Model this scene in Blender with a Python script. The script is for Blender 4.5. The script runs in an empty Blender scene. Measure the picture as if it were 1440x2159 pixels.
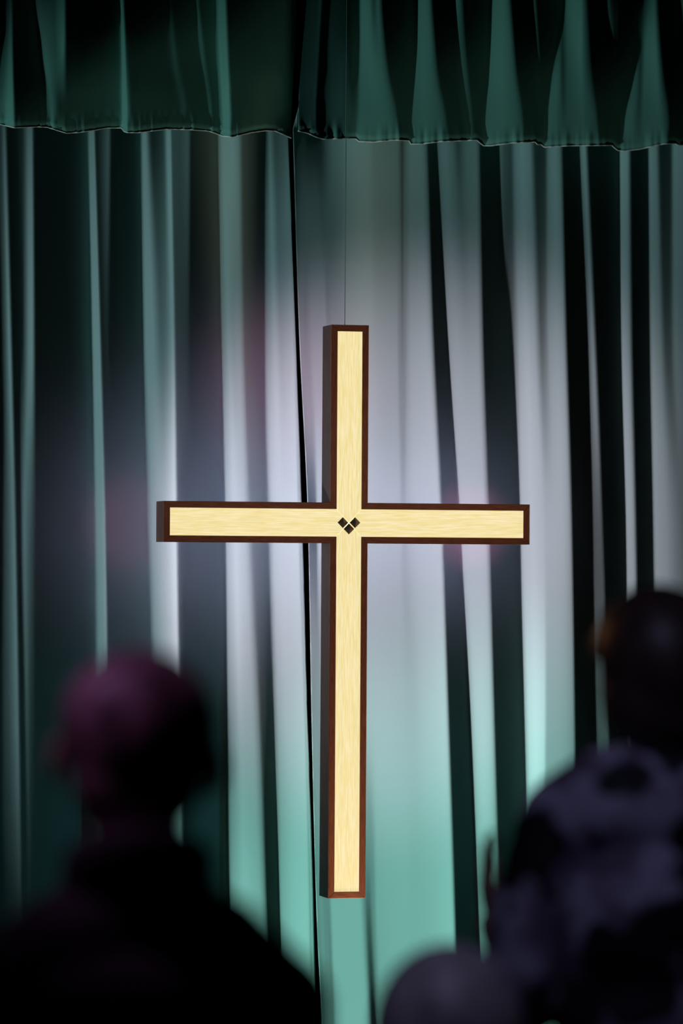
import bpy, bmesh, math, random
import numpy as np
from mathutils import Vector, Matrix, noise

random.seed(4)
rng = np.random.default_rng(7)
S = bpy.context.scene
COL = S.collection
R = math.radians

# ---------------------------------------------------------------- camera
F, W, H = 9000.0, 1440.0, 2159.0
ALPHA, PITCH, ROLL = R(13.7), (1195 - H / 2) / F, R(0.36)
ROT = Matrix.Rotation(-ALPHA, 3, 'Z') @ Matrix.Rotation(math.pi / 2 + PITCH, 3, 'X') @ Matrix.Rotation(ROLL, 3, 'Z')
CAM_H = 1.75


def ray(u, v):
    return ROT @ Vector(((u - W / 2) / F, -(v - H / 2) / F, -1.0))


_d = ray(735, 1100)
CROSS_DIST = 11.25
CAM = Vector((0, 0, 0)) - _d * CROSS_DIST
CAM.z = CAM_H
CROSS_Z = CAM_H + _d.z * CROSS_DIST


def at_y(u, v, y):
    d = ray(u, v)
    return CAM + d * ((y - CAM.y) / d.y)


def at_depth(u, v, t):
    return CAM + ray(u, v) * t


cam_d = bpy.data.cameras.new('camera')
cam = bpy.data.objects.new('camera', cam_d)
COL.objects.link(cam)
cam.matrix_world = Matrix.Translation(CAM) @ ROT.to_4x4()
cam_d.sensor_fit = 'HORIZONTAL'
cam_d.sensor_width = 24.0
cam_d.lens = F * 24.0 / W
cam_d.clip_end = 100
cam_d.dof.use_dof = True
cam_d.dof.focus_distance = 11.3
cam_d.dof.aperture_fstop = 2.1
cam_d.dof.aperture_blades = 0
S.camera = cam

# ---------------------------------------------------------------- view, world
S.view_settings.view_transform = 'Standard'
S.view_settings.look = 'None'
S.view_settings.exposure = 0.0
S.view_settings.gamma = 1.0
S.view_settings.use_curve_mapping = False
wd = bpy.data.worlds.new('world')
S.world = wd
wd.use_nodes = True
wd.node_tree.nodes['Background'].inputs[0].default_value = (0.5, 0.6, 0.62, 1)
wd.node_tree.nodes['Background'].inputs[1].default_value = 0.0012

CURT_Y = 0.47          # mean plane of the curtains
VAL_Y = 0.27           # mean plane of the valances


def spot(name, loc, target, power, color, angle, blend=1.0, size=0.05, shutter=1.0):
    l = bpy.data.lights.new(name, 'SPOT')
    l.energy = power
    l.color = color
    l.spot_size = R(angle)
    l.spot_blend = blend
    l.shadow_soft_size = size
    o = bpy.data.objects.new(name, l)
    COL.objects.link(o)
    o.location = loc
    o.rotation_euler = (Vector(target) - Vector(loc)).to_track_quat('-Z', 'Y').to_euler()
    o.scale.x = shutter      # side shutters narrow the beam to an upright oval
    return o


def curt(u, v):
    return at_y(u, v, CURT_Y)


KEY = Vector((-8.0, CURT_Y - 2.1, 1.0))
KEYR = Vector((8.0, CURT_Y - 2.1, 1.2))
# wide cool wash from the left, where added lamps bring out the pleats
spot('wash_left', KEY, curt(800, 950), 880, (0.76, 0.87, 1.0), 21, 1.0, 0.05, 0.5)
# tighter lavender pool around the cross
spot('pool_left', KEY + Vector((0, 0, 0.25)), curt(840, 1160), 6900, (1.0, 0.58, 0.74), 12.5, 1.0, 0.05, 0.28)
# green-teal light from low among those added left lamps
spot('foot_left', KEY + Vector((0, 0, -0.85)), curt(950, 2060), 5000, (0.62, 1.0, 0.94), 15, 1.0, 0.05, 0.28)
# teal wash on the valance
spot('valance_left', KEY + Vector((0, 0, -0.5)), at_y(900, 90, VAL_Y), 270, (0.46, 1.0, 0.86), 8, 1.0, 0.05, 0.9)
# a little teal fill added from the right in the low shaded folds
spot('fill_right_low', KEYR, curt(470, 1700), 220, (0.2, 0.8, 1.0), 9, 1.0, 0.15, 0.2)
# warm beam added from the right to brighten the front of the cross
spot('cross_right', (8.0, -1.65, CROSS_Z), (0, -0.05, CROSS_Z - 0.05), 2400, (1.0, 0.62, 0.42), 15, 1.0, 0.05, 0.18)
spot('cross_left', (-8.0, -1.65, CROSS_Z), (0, -0.05, CROSS_Z), 260, (1.0, 0.86, 0.76), 15, 1.0, 0.05, 0.18)  # weak beam added from the left for the side of the cross
# warm footlight under the cross, then a thin beam added to brighten the hem
spot('foot_warm', (0.0, -0.32, 0.03), (0.0, -0.05, 0.92), 100, (1.0, 0.68, 0.50), 17, 1.0, 0.03, 0.8)
hw_l = spot('hem_fill', (0.0, -0.75, 0.03), (0.0, VAL_Y, at_y(720, 288, VAL_Y).z), 34, (0.85, 1.0, 0.85), 48, 0.8, 0.03)
hw_l.scale = (1.0, 0.075, 1.0)


# ---------------------------------------------------------------- materials
def mat(name, base, rough=0.6, metal=0.0, spec=0.4, sheen=0.0):
    m = bpy.data.materials.new(name)
    m.use_nodes = True
    b = m.node_tree.nodes['Principled BSDF']
    b.inputs['Base Color'].default_value = (*base, 1)
    b.inputs['Roughness'].default_value = rough
    b.inputs['Metallic'].default_value = metal
    b.inputs['Specular IOR Level'].default_value = spec
    if sheen:
        b.inputs['Sheen Weight'].default_value = sheen
    return m


def nodes_of(m):
    return m.node_tree.nodes, m.node_tree.links, m.node_tree.nodes['Principled BSDF']


def textured(m, c1, c2, scale=(1, 1, 1), nscale=20, detail=4, bump=0.0, lo=0.35, hi=0.65):
    n, l, b = nodes_of(m)
    tc = n.new('ShaderNodeTexCoord')
    mp = n.new('ShaderNodeMapping')
    mp.inputs['Scale'].default_value = scale
    nz = n.new('ShaderNodeTexNoise')
    nz.inputs['Scale'].default_value = nscale
    nz.inputs['Detail'].default_value = detail
    cr = n.new('ShaderNodeValToRGB')
    cr.color_ramp.elements[0].position = lo
    cr.color_ramp.elements[1].position = hi
    cr.color_ramp.elements[0].color = (*c1, 1)
    cr.color_ramp.elements[1].color = (*c2, 1)
    l.new(tc.outputs['Object'], mp.inputs[0])
    l.new(mp.outputs[0], nz.inputs['Vector'])
    l.new(nz.outputs['Fac'], cr.inputs[0])
    l.new(cr.outputs[0], b.inputs['Base Color'])
    if bump:
        bp = n.new('ShaderNodeBump')
        bp.inputs['Strength'].default_value = bump
        bp.inputs['Distance'].default_value = 0.001
        l.new(nz.outputs['Fac'], bp.inputs['Height'])
        l.new(bp.outputs[0], b.inputs['Normal'])
    return m


M = {}
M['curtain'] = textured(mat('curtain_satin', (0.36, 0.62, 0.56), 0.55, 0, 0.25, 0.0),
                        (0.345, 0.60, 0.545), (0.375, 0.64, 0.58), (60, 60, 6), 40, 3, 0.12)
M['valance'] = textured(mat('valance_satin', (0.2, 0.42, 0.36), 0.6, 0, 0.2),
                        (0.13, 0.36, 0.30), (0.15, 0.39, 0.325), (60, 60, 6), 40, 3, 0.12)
M['hem_light'] = mat('hem_light_tone', (0.80, 0.90, 0.80), 0.4)  # pale tone stands in for light caught by the rolled hem
M['thread'] = mat('stitching', (0.30, 0.5, 0.45), 0.7)
M['black'] = mat('black_cloth', (0.004, 0.004, 0.005), 0.95, 0, 0.05)
M['floor'] = textured(mat('floor_boards', (0.02, 0.02, 0.022), 0.6), (0.012, 0.012, 0.014), (0.025, 0.024, 0.026), (1, 12, 1), 4)
M['wood'] = textured(mat('walnut', (0.10, 0.035, 0.018), 0.45), (0.16, 0.06, 0.032), (0.28, 0.11, 0.06), (30, 30, 30), 18, 6, 0.25)
M['wood_v'] = textured(mat('walnut_upright_grain', (0.10, 0.035, 0.018), 0.45), (0.15, 0.055, 0.030), (0.30, 0.115, 0.062), (300, 100, 14), 2, 6, 0.3)
M['wood_h'] = textured(mat('walnut_level_grain', (0.10, 0.035, 0.018), 0.45), (0.15, 0.055, 0.030), (0.30, 0.115, 0.062), (14, 100, 300), 2, 6, 0.3)
M['side'] = textured(mat('walnut_side', (0.15, 0.09, 0.07), 0.55), (0.11, 0.068, 0.053), (0.18, 0.11, 0.088), (300, 100, 10), 2, 5, 0.3)
M['bronze'] = mat('dark_bronze', (0.10, 0.07, 0.045), 0.30, 0.3, 0.6)
M['steel'] = mat('black_steel', (0.02, 0.02, 0.02), 0.5, 0.6)
M['wire'] = mat('galvanised_wire', (0.22, 0.36, 0.36), 0.5, 0.0)
M['brass'] = mat('brass', (0.5, 0.45, 0.15), 0.35, 0.9)


def glow(name, c1, c2, strength, scale):
    m = bpy.data.materials.new(name)
    m.use_nodes = True
    n, l, b = nodes_of(m)
    tc = n.new('ShaderNodeTexCoord')
    mp = n.new('ShaderNodeMapping')
    mp.inputs['Scale'].default_value = scale
    nz = n.new('ShaderNodeTexNoise')
    nz.inputs['Scale'].default_value = 3
    nz.inputs['Detail'].default_value = 8
    nz.inputs['Roughness'].default_value = 0.62
    cr = n.new('ShaderNodeValToRGB')
    cr.color_ramp.elements[0].position = 0.38
    cr.color_ramp.elements[1].position = 0.72
    cr.color_ramp.elements[0].color = (*c1, 1)
    cr.color_ramp.elements[1].color = (*c2, 1)
    l.new(tc.outputs['Object'], mp.inputs[0])
    l.new(mp.outputs[0], nz.inputs['Vector'])
    l.new(nz.outputs['Fac'], cr.inputs[0])
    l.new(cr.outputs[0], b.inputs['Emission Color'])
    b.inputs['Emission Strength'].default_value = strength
    b.inputs['Base Color'].default_value = (0.12, 0.09, 0.04, 1)
    b.inputs['Roughness'].default_value = 0.6
    return m


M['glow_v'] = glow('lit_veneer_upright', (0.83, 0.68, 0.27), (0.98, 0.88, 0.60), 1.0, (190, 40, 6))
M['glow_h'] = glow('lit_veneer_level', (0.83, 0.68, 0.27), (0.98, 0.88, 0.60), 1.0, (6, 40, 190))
M['rear'] = glow('lavender_strip', (0.50, 0.62, 1.0), (0.52, 0.64, 1.0), 0.6, (1, 1, 1))
M['rear_dim'] = glow('lavender_strip_dim', (0.60, 0.64, 1.0), (0.62, 0.66, 1.0), 0.4, (1, 1, 1))
M['rear_pink'] = glow('pink_lamp', (1, 0.10, 0.30), (1, 0.12, 0.32), 1.5, (1, 1, 1))
M['led'] = glow('lit_backing', (1, 0.93, 0.72), (1, 0.95, 0.78), 2.6, (1, 1, 1))


# ---------------------------------------------------------------- helpers
def link(name, me, m=None, parent=None, smooth=False):
    o = bpy.data.objects.new(name, me)
    COL.objects.link(o)
    if m is not None:
        for mm in (m if isinstance(m, (list, tuple)) else [m]):
            me.materials.append(mm)
    if parent is not None:
        o.parent = parent
    if smooth:
        me.polygons.foreach_set('use_smooth', [True] * len(me.polygons))
    return o


def bm_obj(name, bm, m=None, parent=None, smooth=False):
    bmesh.ops.recalc_face_normals(bm, faces=bm.faces)
    me = bpy.data.meshes.new(name)
    bm.to_mesh(me)
    bm.free()
    return link(name, me, m, parent, smooth)


def tag(o, label=None, cat=None, group=None, kind=None):
    for k, v in (('label', label), ('category', cat), ('group', group), ('kind', kind)):
        if v:
            o[k] = v
    return o


def empty(name, loc=(0, 0, 0), rz=0.0):
    o = bpy.data.objects.new(name, None)
    o.empty_display_size = 0.1
    COL.objects.link(o)
    o.location = loc
    o.rotation_euler = (0, 0, rz)
    return o


def box(bm, x0, x1, y0, y1, z0, z1):
    vs = [bm.verts.new(p) for p in ((x0, y0, z0), (x1, y0, z0), (x1, y1, z0), (x0, y1, z0),
                                    (x0, y0, z1), (x1, y0, z1), (x1, y1, z1), (x0, y1, z1))]
    for f in ((0, 1, 2, 3), (4, 5, 6, 7), (0, 1, 5, 4), (1, 2, 6, 5), (2, 3, 7, 6), (3, 0, 4, 7)):
        bm.faces.new([vs[i] for i in f])
    return vs


def prism_y(bm, poly, y0, y1):
    """polygon given in (x, z), extruded along y"""
    a = [bm.verts.new((x, y0, z)) for x, z in poly]
    b = [bm.verts.new((x, y1, z)) for x, z in poly]
    bm.faces.new(a)
    bm.faces.new(b)
    n = len(poly)
    for i in range(n):
        bm.faces.new((a[i], a[(i + 1) % n], b[(i + 1) % n], b[i]))


def bevel(o, w=0.001, seg=2):
    md = o.modifiers.new('bevel', 'BEVEL')
    md.width = w
    md.segments = seg
    md.limit_method = 'ANGLE'
    return o


def tube(bm, pts, rad, seg=8, cap=True):
    rings = []
    n = len(pts)
    pts = [Vector(p) for p in pts]
    rr = rad if isinstance(rad, (list, tuple)) else [rad] * n
    for i in range(n):
        t = (pts[min(i + 1, n - 1)] - pts[max(i - 1, 0)]).normalized()
        a = t.cross(Vector((0, 0, 1)))
        if a.length < 1e-3:
            a = t.cross(Vector((0, 1, 0)))
        a.normalize()
        b = t.cross(a)
        rings.append([bm.verts.new(pts[i] + (a * math.cos(2 * math.pi * k / seg) + b * math.sin(2 * math.pi * k / seg)) * rr[i]) for k in range(seg)])
    for i in range(n - 1):
        for k in range(seg):
            bm.faces.new((rings[i][k], rings[i][(k + 1) % seg], rings[i + 1][(k + 1) % seg], rings[i + 1][k]))
    if cap:
        bm.faces.new(rings[0])
        bm.faces.new(rings[-1])


# ---------------------------------------------------------------- the hall
def slab(name, *b, m='black'):
    bm = bmesh.new()
    box(bm, *b)
    return tag(bm_obj(name, bm, M[m]), kind='structure')


slab('floor', -10, 10, -14, 2.0, -0.1, 0.0, m='floor')
slab('wall_back', -10, 10, 1.2, 1.35, 0.0, 5.0)
slab('wall_left', -10.1, -10, -14, 2.0, 0.0, 5.0)
slab('wall_right', 10, 10.1, -14, 2.0, 0.0, 5.0)
slab('ceiling', -10.1, 10.1, -14, 2.0, 5.0, 5.1)


# ---------------------------------------------------------------- hanging cloth
def smooth1(a, sig):
    """gaussian blur along the last axis, edge padded"""
    r = int(3 * sig) + 1
    k = np.exp(-0.5 * (np.arange(-r, r + 1) / sig) ** 2)
    k /= k.sum()
    p = np.pad(a, ((0, 0), (r, r)), mode='reflect' if a.shape[1] > r else 'edge')
    n = p.shape[1] + len(k) - 1
    nf = 1 << (n - 1).bit_length()
    out = np.fft.irfft(np.fft.rfft(p, nf, axis=1) * np.fft.rfft(k, nf)[None, :], nf, axis=1)
    return out[:, 2 * r:2 * r + a.shape[1]]


def catmull(xs, ys, q):
    """monotone cubic through (xs, ys) at q (scalar)"""
    xs = list(xs)
    if q <= xs[0]:
        s = (ys[1] - ys[0]) / (xs[1] - xs[0])
        return ys[0] + s * (q - xs[0])
    if q >= xs[-1]:
        s = (ys[-1] - ys[-2]) / (xs[-1] - xs[-2])
        return ys[-1] + s * (q - xs[-1])
    n = len(xs)
    d = [(ys[i + 1] - ys[i]) / (xs[i + 1] - xs[i]) for i in range(n - 1)]
    m = [d[0]] + [0 if d[i - 1] * d[i] <= 0 else 2 * d[i - 1] * d[i] / (d[i - 1] + d[i]) for i in range(1, n - 1)] + [d[-1]]
    for i in range(n - 1):
        if q <= xs[i + 1]:
            h = xs[i + 1] - xs[i]
            t = (q - xs[i]) / h
            return ((2 * t ** 3 - 3 * t ** 2 + 1) * ys[i] + (t ** 3 - 2 * t ** 2 + t) * h * m[i]
                    + (-2 * t ** 3 + 3 * t ** 2) * ys[i + 1] + (t ** 3 - t ** 2) * h * m[i + 1])


def relief(rows, tracks, vs, us, y0, light, sig=1.6, window=130, rowsmooth=1.5, floorslope=3.0, kmin=0.25, kmax=1.6):
    """depth of a pleated cloth: each track is a fold line (its run down the cloth) with how far it turns to the side light"""
    nv, nu = len(vs), len(us)
    I = np.zeros((nv, nu))
    for i, v in enumerate(vs):
        tx, ti = [], []
        for xs, iv in tracks:
            x = catmull(rows, xs, v)
            q = min(max(v, rows[0]), rows[-1])
            tx.append(x)
            ti.append(catmull(rows, iv, q))
        tx = np.maximum.accumulate(np.array(tx) + np.arange(len(tx)) * 0.01)
        I[i] = np.interp(us, tx, ti)
    I = np.clip(smooth1(I, sig / (us[1] - us[0])), 0, 1)
    # side angle of the light at each column
    mm = 0.00125 / math.cos(ALPHA)
    xw = (us - 735) * mm - 0.11
    th = np.arctan2(xw - light.x, y0 - light.y)[None, :]
    if light.x > 0:
        raise ValueError
    ks = np.linspace(kmin, kmax, 21)
    best = None
    sm = []
    win = window / (us[1] - us[0])

    def slope(k):
        kI = I * (1 + (k - 1) * np.clip((I - 0.15) / 0.35, 0, 1))
        ph = th - np.arccos(np.clip(kI, 0, 1.0)) - R(floorslope) * np.clip(1 - I * 8, 0, 1)
        return np.tan(np.clip(ph, R(-70), R(76)))
    for k in ks:
        sm.append(smooth1(slope(k), win))
    sm = np.array(sm)
    K = np.empty_like(I)
    idx = np.argmax(sm > 0, axis=0)
    none = ~(sm > 0).any(axis=0)
    for a in range(len(ks)):
        K[idx == a] = ks[a]
    K[none] = ks[-1]
    K = smooth1(K, win * 0.4)
    s = slope(K)
    ca, sa = math.cos(ALPHA), math.sin(ALPHA)
    den = np.maximum(ca + s * sa, 0.25)
    px = 0.00125
    z = np.cumsum(s / den, axis=1) * (us[1] - us[0]) * px
    z -= smooth1(z, min(win * 3.0, 420 / (us[1] - us[0])))
    if rowsmooth:
        z = smooth1(z.T, rowsmooth).T
    return z


def sheet(name, us, vs2, z, y0, m, parent=None, vfun=None, thick=0.0015, zmin=0.012):
    nv, nu = z.shape
    RT = np.array(ROT)
    U, V = np.meshgrid(us, vs2)
    if vfun is not None:
        V = vfun(U, V)
    d = np.stack([(U - W / 2) / F, -(V - H / 2) / F, -np.ones_like(U)], -1) @ RT.T
    Y = y0 - z
    t = (Y - CAM.y) / d[..., 1]
    P = np.array(CAM)[None, None, :] + d * t[..., None]
    P[..., 2] = np.maximum(P[..., 2], zmin)
    me = bpy.data.meshes.new(name)
    idx = np.arange(nv * nu).reshape(nv, nu)
    f = np.stack([idx[:-1, :-1], idx[1:, :-1], idx[1:, 1:], idx[:-1, 1:]], -1).reshape(-1, 4)
    me.from_pydata(P.reshape(-1, 3).tolist(), [], f.tolist())
    o = link(name, me, m, parent, True)
    if thick:
        md = o.modifiers.new('thickness', 'SOLIDIFY')
        md.thickness = thick
        md.offset = 1.0
    return o, P


def side_folds(u0, u1, step=88):
    """plain folds beyond the picture's edge"""
    out = []
    u = u0
    while u < u1 - step * 0.6:
        w = step * random.uniform(0.7, 1.2)
        b = w * random.uniform(0.3, 0.5)
        for du, iv in ((0, 0.0), (w - b, 0.0), (w - b * 0.4, 0.55), (w - 4, 0.7)):
            if u + du < u1:
                out.append(([u + du] * 6, [iv] * 6))
        u += w
    return out


ROWS = [300, 700, 1100, 1500, 1900, 2159]


def T(xs, iv):
    if not isinstance(iv, (list, tuple)):
        iv = [iv] * 6
    return (list(xs), list(iv))


LEFT = side_folds(-760, -110) + [
    T([-100, -98, -96, -94, -90, -90], .5),
    T([-96, -94, -92, -90, -86, -86], 0),
    T([-22, -12, -6, -4, 0, 2], 0),
    T([2, 10, 14, 16, 22, 24], .15),
    T([11, 21, 31, 38, 44, 47], [.62, .62, .5, .5, .4, .35]),
    T([14, 24.5, 34, 41, 47, 50], 0),
    T([30, 36, 45, 52, 57, 60], 0),
    T([48, 49, 47, 54, 60, 64], [.05, .02, .3, .15, .1, .1]),
    T([58, 60, 52, 57, 64, 68], [.5, .5, .42, .3, .1, .1]),
    T([67, 69, 64, 62, 69, 72], [.62, .6, .22, .12, .0, .0]),
    T([71, 74, 76, 74, 76, 78], 0),
    T([182, 189, 197, 201, 208, 212], 0),
    T([192, 198, 204, 210, 216, 220], .75),
    T([197, 209, 220, 226, 232, 236], .95),
    T([200, 212, 223, 229, 235, 239], 0),
    T([214, 216, 240, 244, 250, 254], [.10, .02, 0, 0, 0, 0]),
    T([229, 224, 255, 260, 266, 270], [.35, .05, 0, 0, 0, 0]),
    T([234, 232, 260, 266, 272, 276], 0),
    T([294, 298, 308, 320, 330, 334], 0),
    T([304, 308, 320, 330, 340, 344], [.8, .85, .8, .8, .75, .7]),
    T([309, 322, 335, 343, 350, 354], [.55, .85, .85, .9, .8, .8]),
    T([318, 340, 346, 352, 360, 364], [.0, .35, .85, .9, .85, .8]),
    T([345, 351, 356, 362, 370, 374], [.05, .5, .9, .9, .9, .8]),
    T([358, 366, 370.5, 376, 383, 387], 1.0),
    T([361, 369.5, 374, 380, 387, 391], [.22, .12, .05, .05, 0, 0]),
    T([380, 384, 388, 392, 398, 402], [.2, .1, 0, 0, 0, 0]),
    T([396, 394, 400, 404, 408, 412], [.3, .08, 0, 0, 0, 0]),
    T([403, 402, 410, 414, 418, 422], 0),
    T([452, 459, 468, 473, 478, 482], 0),
    T([464, 471, 479, 485, 491, 496], [.4, .6, .7, .75, .75, .75]),
    T([469, 481, 495, 505, 514, 520], [.55, .85, .95, 1, .95, .9]),
    T([490, 492, 505, 516, 528, 535], [.55, .65, .8, .85, .85, .8]),
    T([503, 506, 518, 534, 550, 560], [.4, .6, .65, .7, .7, .6]),
    T([511, 515, 528, 548, 562, 570], [.08, .05, .1, .05, 0, 0]),
    T([555, 556, 565, 576, 586, 592], [.0, .0, .02, 0, 0, 0]),
    T([563, 563, 573, 585, 594, 600], [.1, .6, .75, .75, .7, .7]),
    T([568, 579, 590, 603, 615, 622], [.35, .9, .85, .9, .9, .9]),
    T([580, 592, 603, 617, 630, 636], [.12, .6, .85, .9, .95, .95]),
    T([606, 620, 629, 642, 651, 654.5], [.25, .75, .9, .95, .95, .9]),
    T([607, 621.5, 631, 644, 653, 656], [.2, .2, .15, .35, .45, .5]),
    T([609, 624, 637, 648, 661, 668], [.1, .15, .25, .3, .45, .4]),
]
LEFT_EDGE = [608, 623, 637, 648, 661, 668]

RIGHT_EDGE = [619, 631, 650, 657, 667, 678]
RIGHT = [
    T(RIGHT_EDGE, [.0, .2, .0, .4, .5, .4]),
    T([630, 636, 655, 665, 680, 690], [.03, .4, .0, .6, .7, .65]),
    T([640, 650, 668, 674, 694, 704], [.03, .6, .0, .3, .1, .0]),
    T([650, 658, 671, 677, 697, 707], [.0, .75, .8, .8, .95, 1]),
    T([666, 689, 698, 705, 716, 724], [.0, .8, .8, .85, .95, 1]),
    T([669, 691.5, 702, 710, 722, 730], [.0, .55, .8, .85, .95, 1]),
    T([682, 700, 712, 718, 730, 738], [.05, .7, .85, .85, .95, 1]),
    T([704, 716, 724, 732, 744, 752], [.4, .72, .85, .85, .95, 1]),
    T([725, 727, 742, 748, 762, 776], [.5, .75, .85, .9, .95, 1]),
    T([728, 730, 748, 756, 770, 782], [.6, .8, .85, .9, .1, .0]),
    T([752, 756, 770, 775, 782, 794], [.65, .8, .85, .9, .12, .0]),
    T([778, 780, 790, 794, 794, 804], [.55, .8, .85, .9, .85, .85]),
    T([790, 800, 812, 816, 822, 826], [.35, .72, .82, .88, .9, .9]),
    T([838, 838, 842, 850, 858, 862], [.3, .7, .8, .82, .9, .9]),
    T([848, 849, 851, 866, 870, 874], [.0, .12, .6, .78, .85, .88]),
    T([856, 856, 860, 880, 884, 888], [.25, .6, .75, .8, .85, .88]),
    T([864, 866, 875, 892, 900, 906], [.55, .85, .9, .85, .85, .88]),
    T([890, 900, 920, 930, 944, 952], [.6, .95, 1, .95, .9, .9]),
    T([898, 909, 929, 942, 955, 962], [.3, .8, 1, .95, .9, .9]),
    T([902, 913, 932, 945, 958, 965], 0),
    T([919, 941, 966, 986, 1003, 1014], 0),
    T([924, 945, 970, 990, 1007, 1018], [.5, .75, .8, .35, .3, .25]),
    T([938, 962, 980, 1000, 1014, 1024], [.6, .8, .85, .8, .6, .4]),
    T([952, 976, 995, 1012, 1024, 1034], [.4, .75, .85, .85, .7, .5]),
    T([966, 985, 1005, 1020, 1032, 1042], [.05, .72, .85, .85, .7, .5]),
    T([985, 998, 1015, 1030, 1042, 1052], [.4, .75, .85, .8, .6, .4]),
    T([1004, 1010, 1024, 1037, 1050, 1060], [.45, .75, .8, .7, .4, .3]),
    T([1013, 1019, 1032, 1042, 1054, 1064], 0),
    T([1046, 1056, 1064, 1075, 1088, 1096], 0),
    T([1054, 1062, 1072, 1084, 1096, 1104], [.4, .04, 0, 0, 0, 0]),
    T([1064, 1070, 1080, 1092, 1104, 1112], [.2, .04, 0, 0, 0, 0]),
    T([1078, 1084, 1092, 1102, 1114, 1122], [.1, .15, .1, .1, .1, .1]),
    T([1085, 1094, 1101, 1114, 1122, 1128], [.5, .75, .8, .85, .7, .5]),
    T([1100, 1110, 1122, 1130, 1134, 1138], [.65, .9, .9, .95, .8, .6]),
    T([1118, 1128, 1145, 1148, 1144, 1146], [.5, .8, .8, .9, .7, .5]),
    T([1126, 1140, 1152, 1153, 1150, 1152], [.05, .12, .75, .5, .3, .2]),
    T([1150, 1150, 1162, 1162, 1160, 1162], [.05, .25, .75, .48, .3, .2]),
    T([1156, 1157, 1174, 1176, 1176, 1178], [.45, .65, .75, .48, .3, .2]),
    T([1168, 1175, 1188, 1192, 1194, 1196], [.55, .8, .75, .45, .25, .2]),
    T([1180, 1189, 1201, 1208, 1212, 1216], [.4, .75, .6, .35, .2, .1]),
    T([1186, 1194, 1206, 1212, 1218, 1222], 0),
    T([1218, 1230, 1236, 1246, 1252, 1256], 0),
    T([1223, 1240, 1250, 1256, 1262, 1266], [.45, .15, .1, .08, 0, 0]),
    T([1234, 1251, 1268, 1281, 1290, 1296], [.65, .7, .12, .08, .05, .05]),
    T([1237, 1254, 1271, 1283, 1292, 1298], 0),
    T([1302, 1306, 1316, 1322, 1328, 1332], 0),
    T([1308, 1312, 1322, 1328, 1334, 1338], [.6, .62, .5, .4, .3, .3]),
    T([1324, 1326, 1336, 1342, 1346, 1350], [.5, .5, .45, .4, .3, .3]),
    T([1330, 1333, 1341, 1348, 1352, 1356], 0),
    T([1364, 1367, 1374, 1380, 1386, 1390], 0),
    T([1369, 1374, 1381, 1388, 1394, 1398], [.5, .5, .42, .4, .4, .4]),
    T([1384, 1392, 1405, 1412, 1416, 1420], [.42, .42, .4, .4, .4, .4]),
    T([1390, 1402, 1424, 1430, 1434, 1436], [.02, .1, .3, .3, .3, .3]),
    T([1414, 1413, 1434, 1440, 1444, 1446], [.02, .12, .25, .3, .3, .3]),
    T([1420, 1422, 1444, 1450, 1454, 1456], [.45, .4, .2, .2, .2, .2]),
    T([1450, 1452, 1464, 1468, 1472, 1474], [.4, .35, .1, .1, .1, .1]),
    T([1458, 1460, 1472, 1476, 1480, 1482], 0),
] + side_folds(1520, 2300)


def curtain(name, tracks, u0, u1, edge, side, label, m='curtain', y0=CURT_Y):
    us = np.arange(u0, u1 + 1, 1.25)
    vs = np.concatenate([np.linspace(60, 2300, 75), np.linspace(2340, 2720, 8)])
    z = relief(ROWS, tracks, vs, us, y0, KEY) - side * 0.02
    # follow the free edge of the panel: columns are compressed towards it
    E = np.array([catmull(ROWS, edge, v) - side * max(0, 270 - v) * 0.3 for v in vs])
    V = np.repeat(vs[:, None], len(us), 1)
    US = np.repeat(us[None, :], len(vs), 0)
    if side > 0:
        US = np.minimum(US, E[:, None])
    else:
        US = np.maximum(US, E[:, None])
    for i in range(len(vs)):
        z[i] = np.interp(US[i], us, z[i])
    RT = np.array(ROT)
    d = np.stack([(US - W / 2) / F, -(V - H / 2) / F, -np.ones_like(US)], -1) @ RT.T
    t = ((y0 - z) - CAM.y) / d[..., 1]
    P = np.array(CAM)[None, None, :] + d * t[..., None]
    P[..., 2] = np.maximum(P[..., 2], 0.012)
    me = bpy.data.meshes.new(name)
    nv, nu = z.shape
    keep = np.ones((nv - 1, nu - 1), bool)
    w = np.abs(US[:, 1:] - US[:, :-1]) > 1e-6
    keep &= (w[:-1] | w[1:])
    idx = np.arange(nv * nu).reshape(nv, nu)
    f = np.stack([idx[:-1, :-1], idx[1:, :-1], idx[1:, 1:], idx[:-1, 1:]], -1)[keep]
    me.from_pydata(P.reshape(-1, 3).tolist(), [], f.reshape(-1, 4).tolist())
    bm = bmesh.new()
    bm.from_mesh(me)
    bmesh.ops.remove_doubles(bm, verts=bm.verts, dist=1e-6)
    bmesh.ops.delete(bm, geom=[v for v in bm.verts if not v.link_faces], context='VERTS')
    bm.to_mesh(me)
    bm.free()
    root = empty(name, (0, y0, 0))
    tag(root, label, 'curtain')
    o = link('pleated_cloth', me, M[m], root, True)
    me.transform(Matrix.Translation((0, -y0, 0)))
    md = o.modifiers.new('thickness', 'SOLIDIFY')
    md.thickness = 0.0012
    md.offset = -1.0
    return root, us, vs, z, P


lc, lus, lvs, lz, lP = curtain('stage_curtain', LEFT, -720, 672, LEFT_EDGE, 1,
                               'pale teal pleated curtain panel hanging left of the dark gap behind the glowing cross')
rc, rus, rvs, rz_, rP = curtain('stage_curtain', RIGHT, 612, 2280, RIGHT_EDGE, -1,
                                'pale teal pleated curtain panel hanging right of the dark gap behind the cross')


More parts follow.
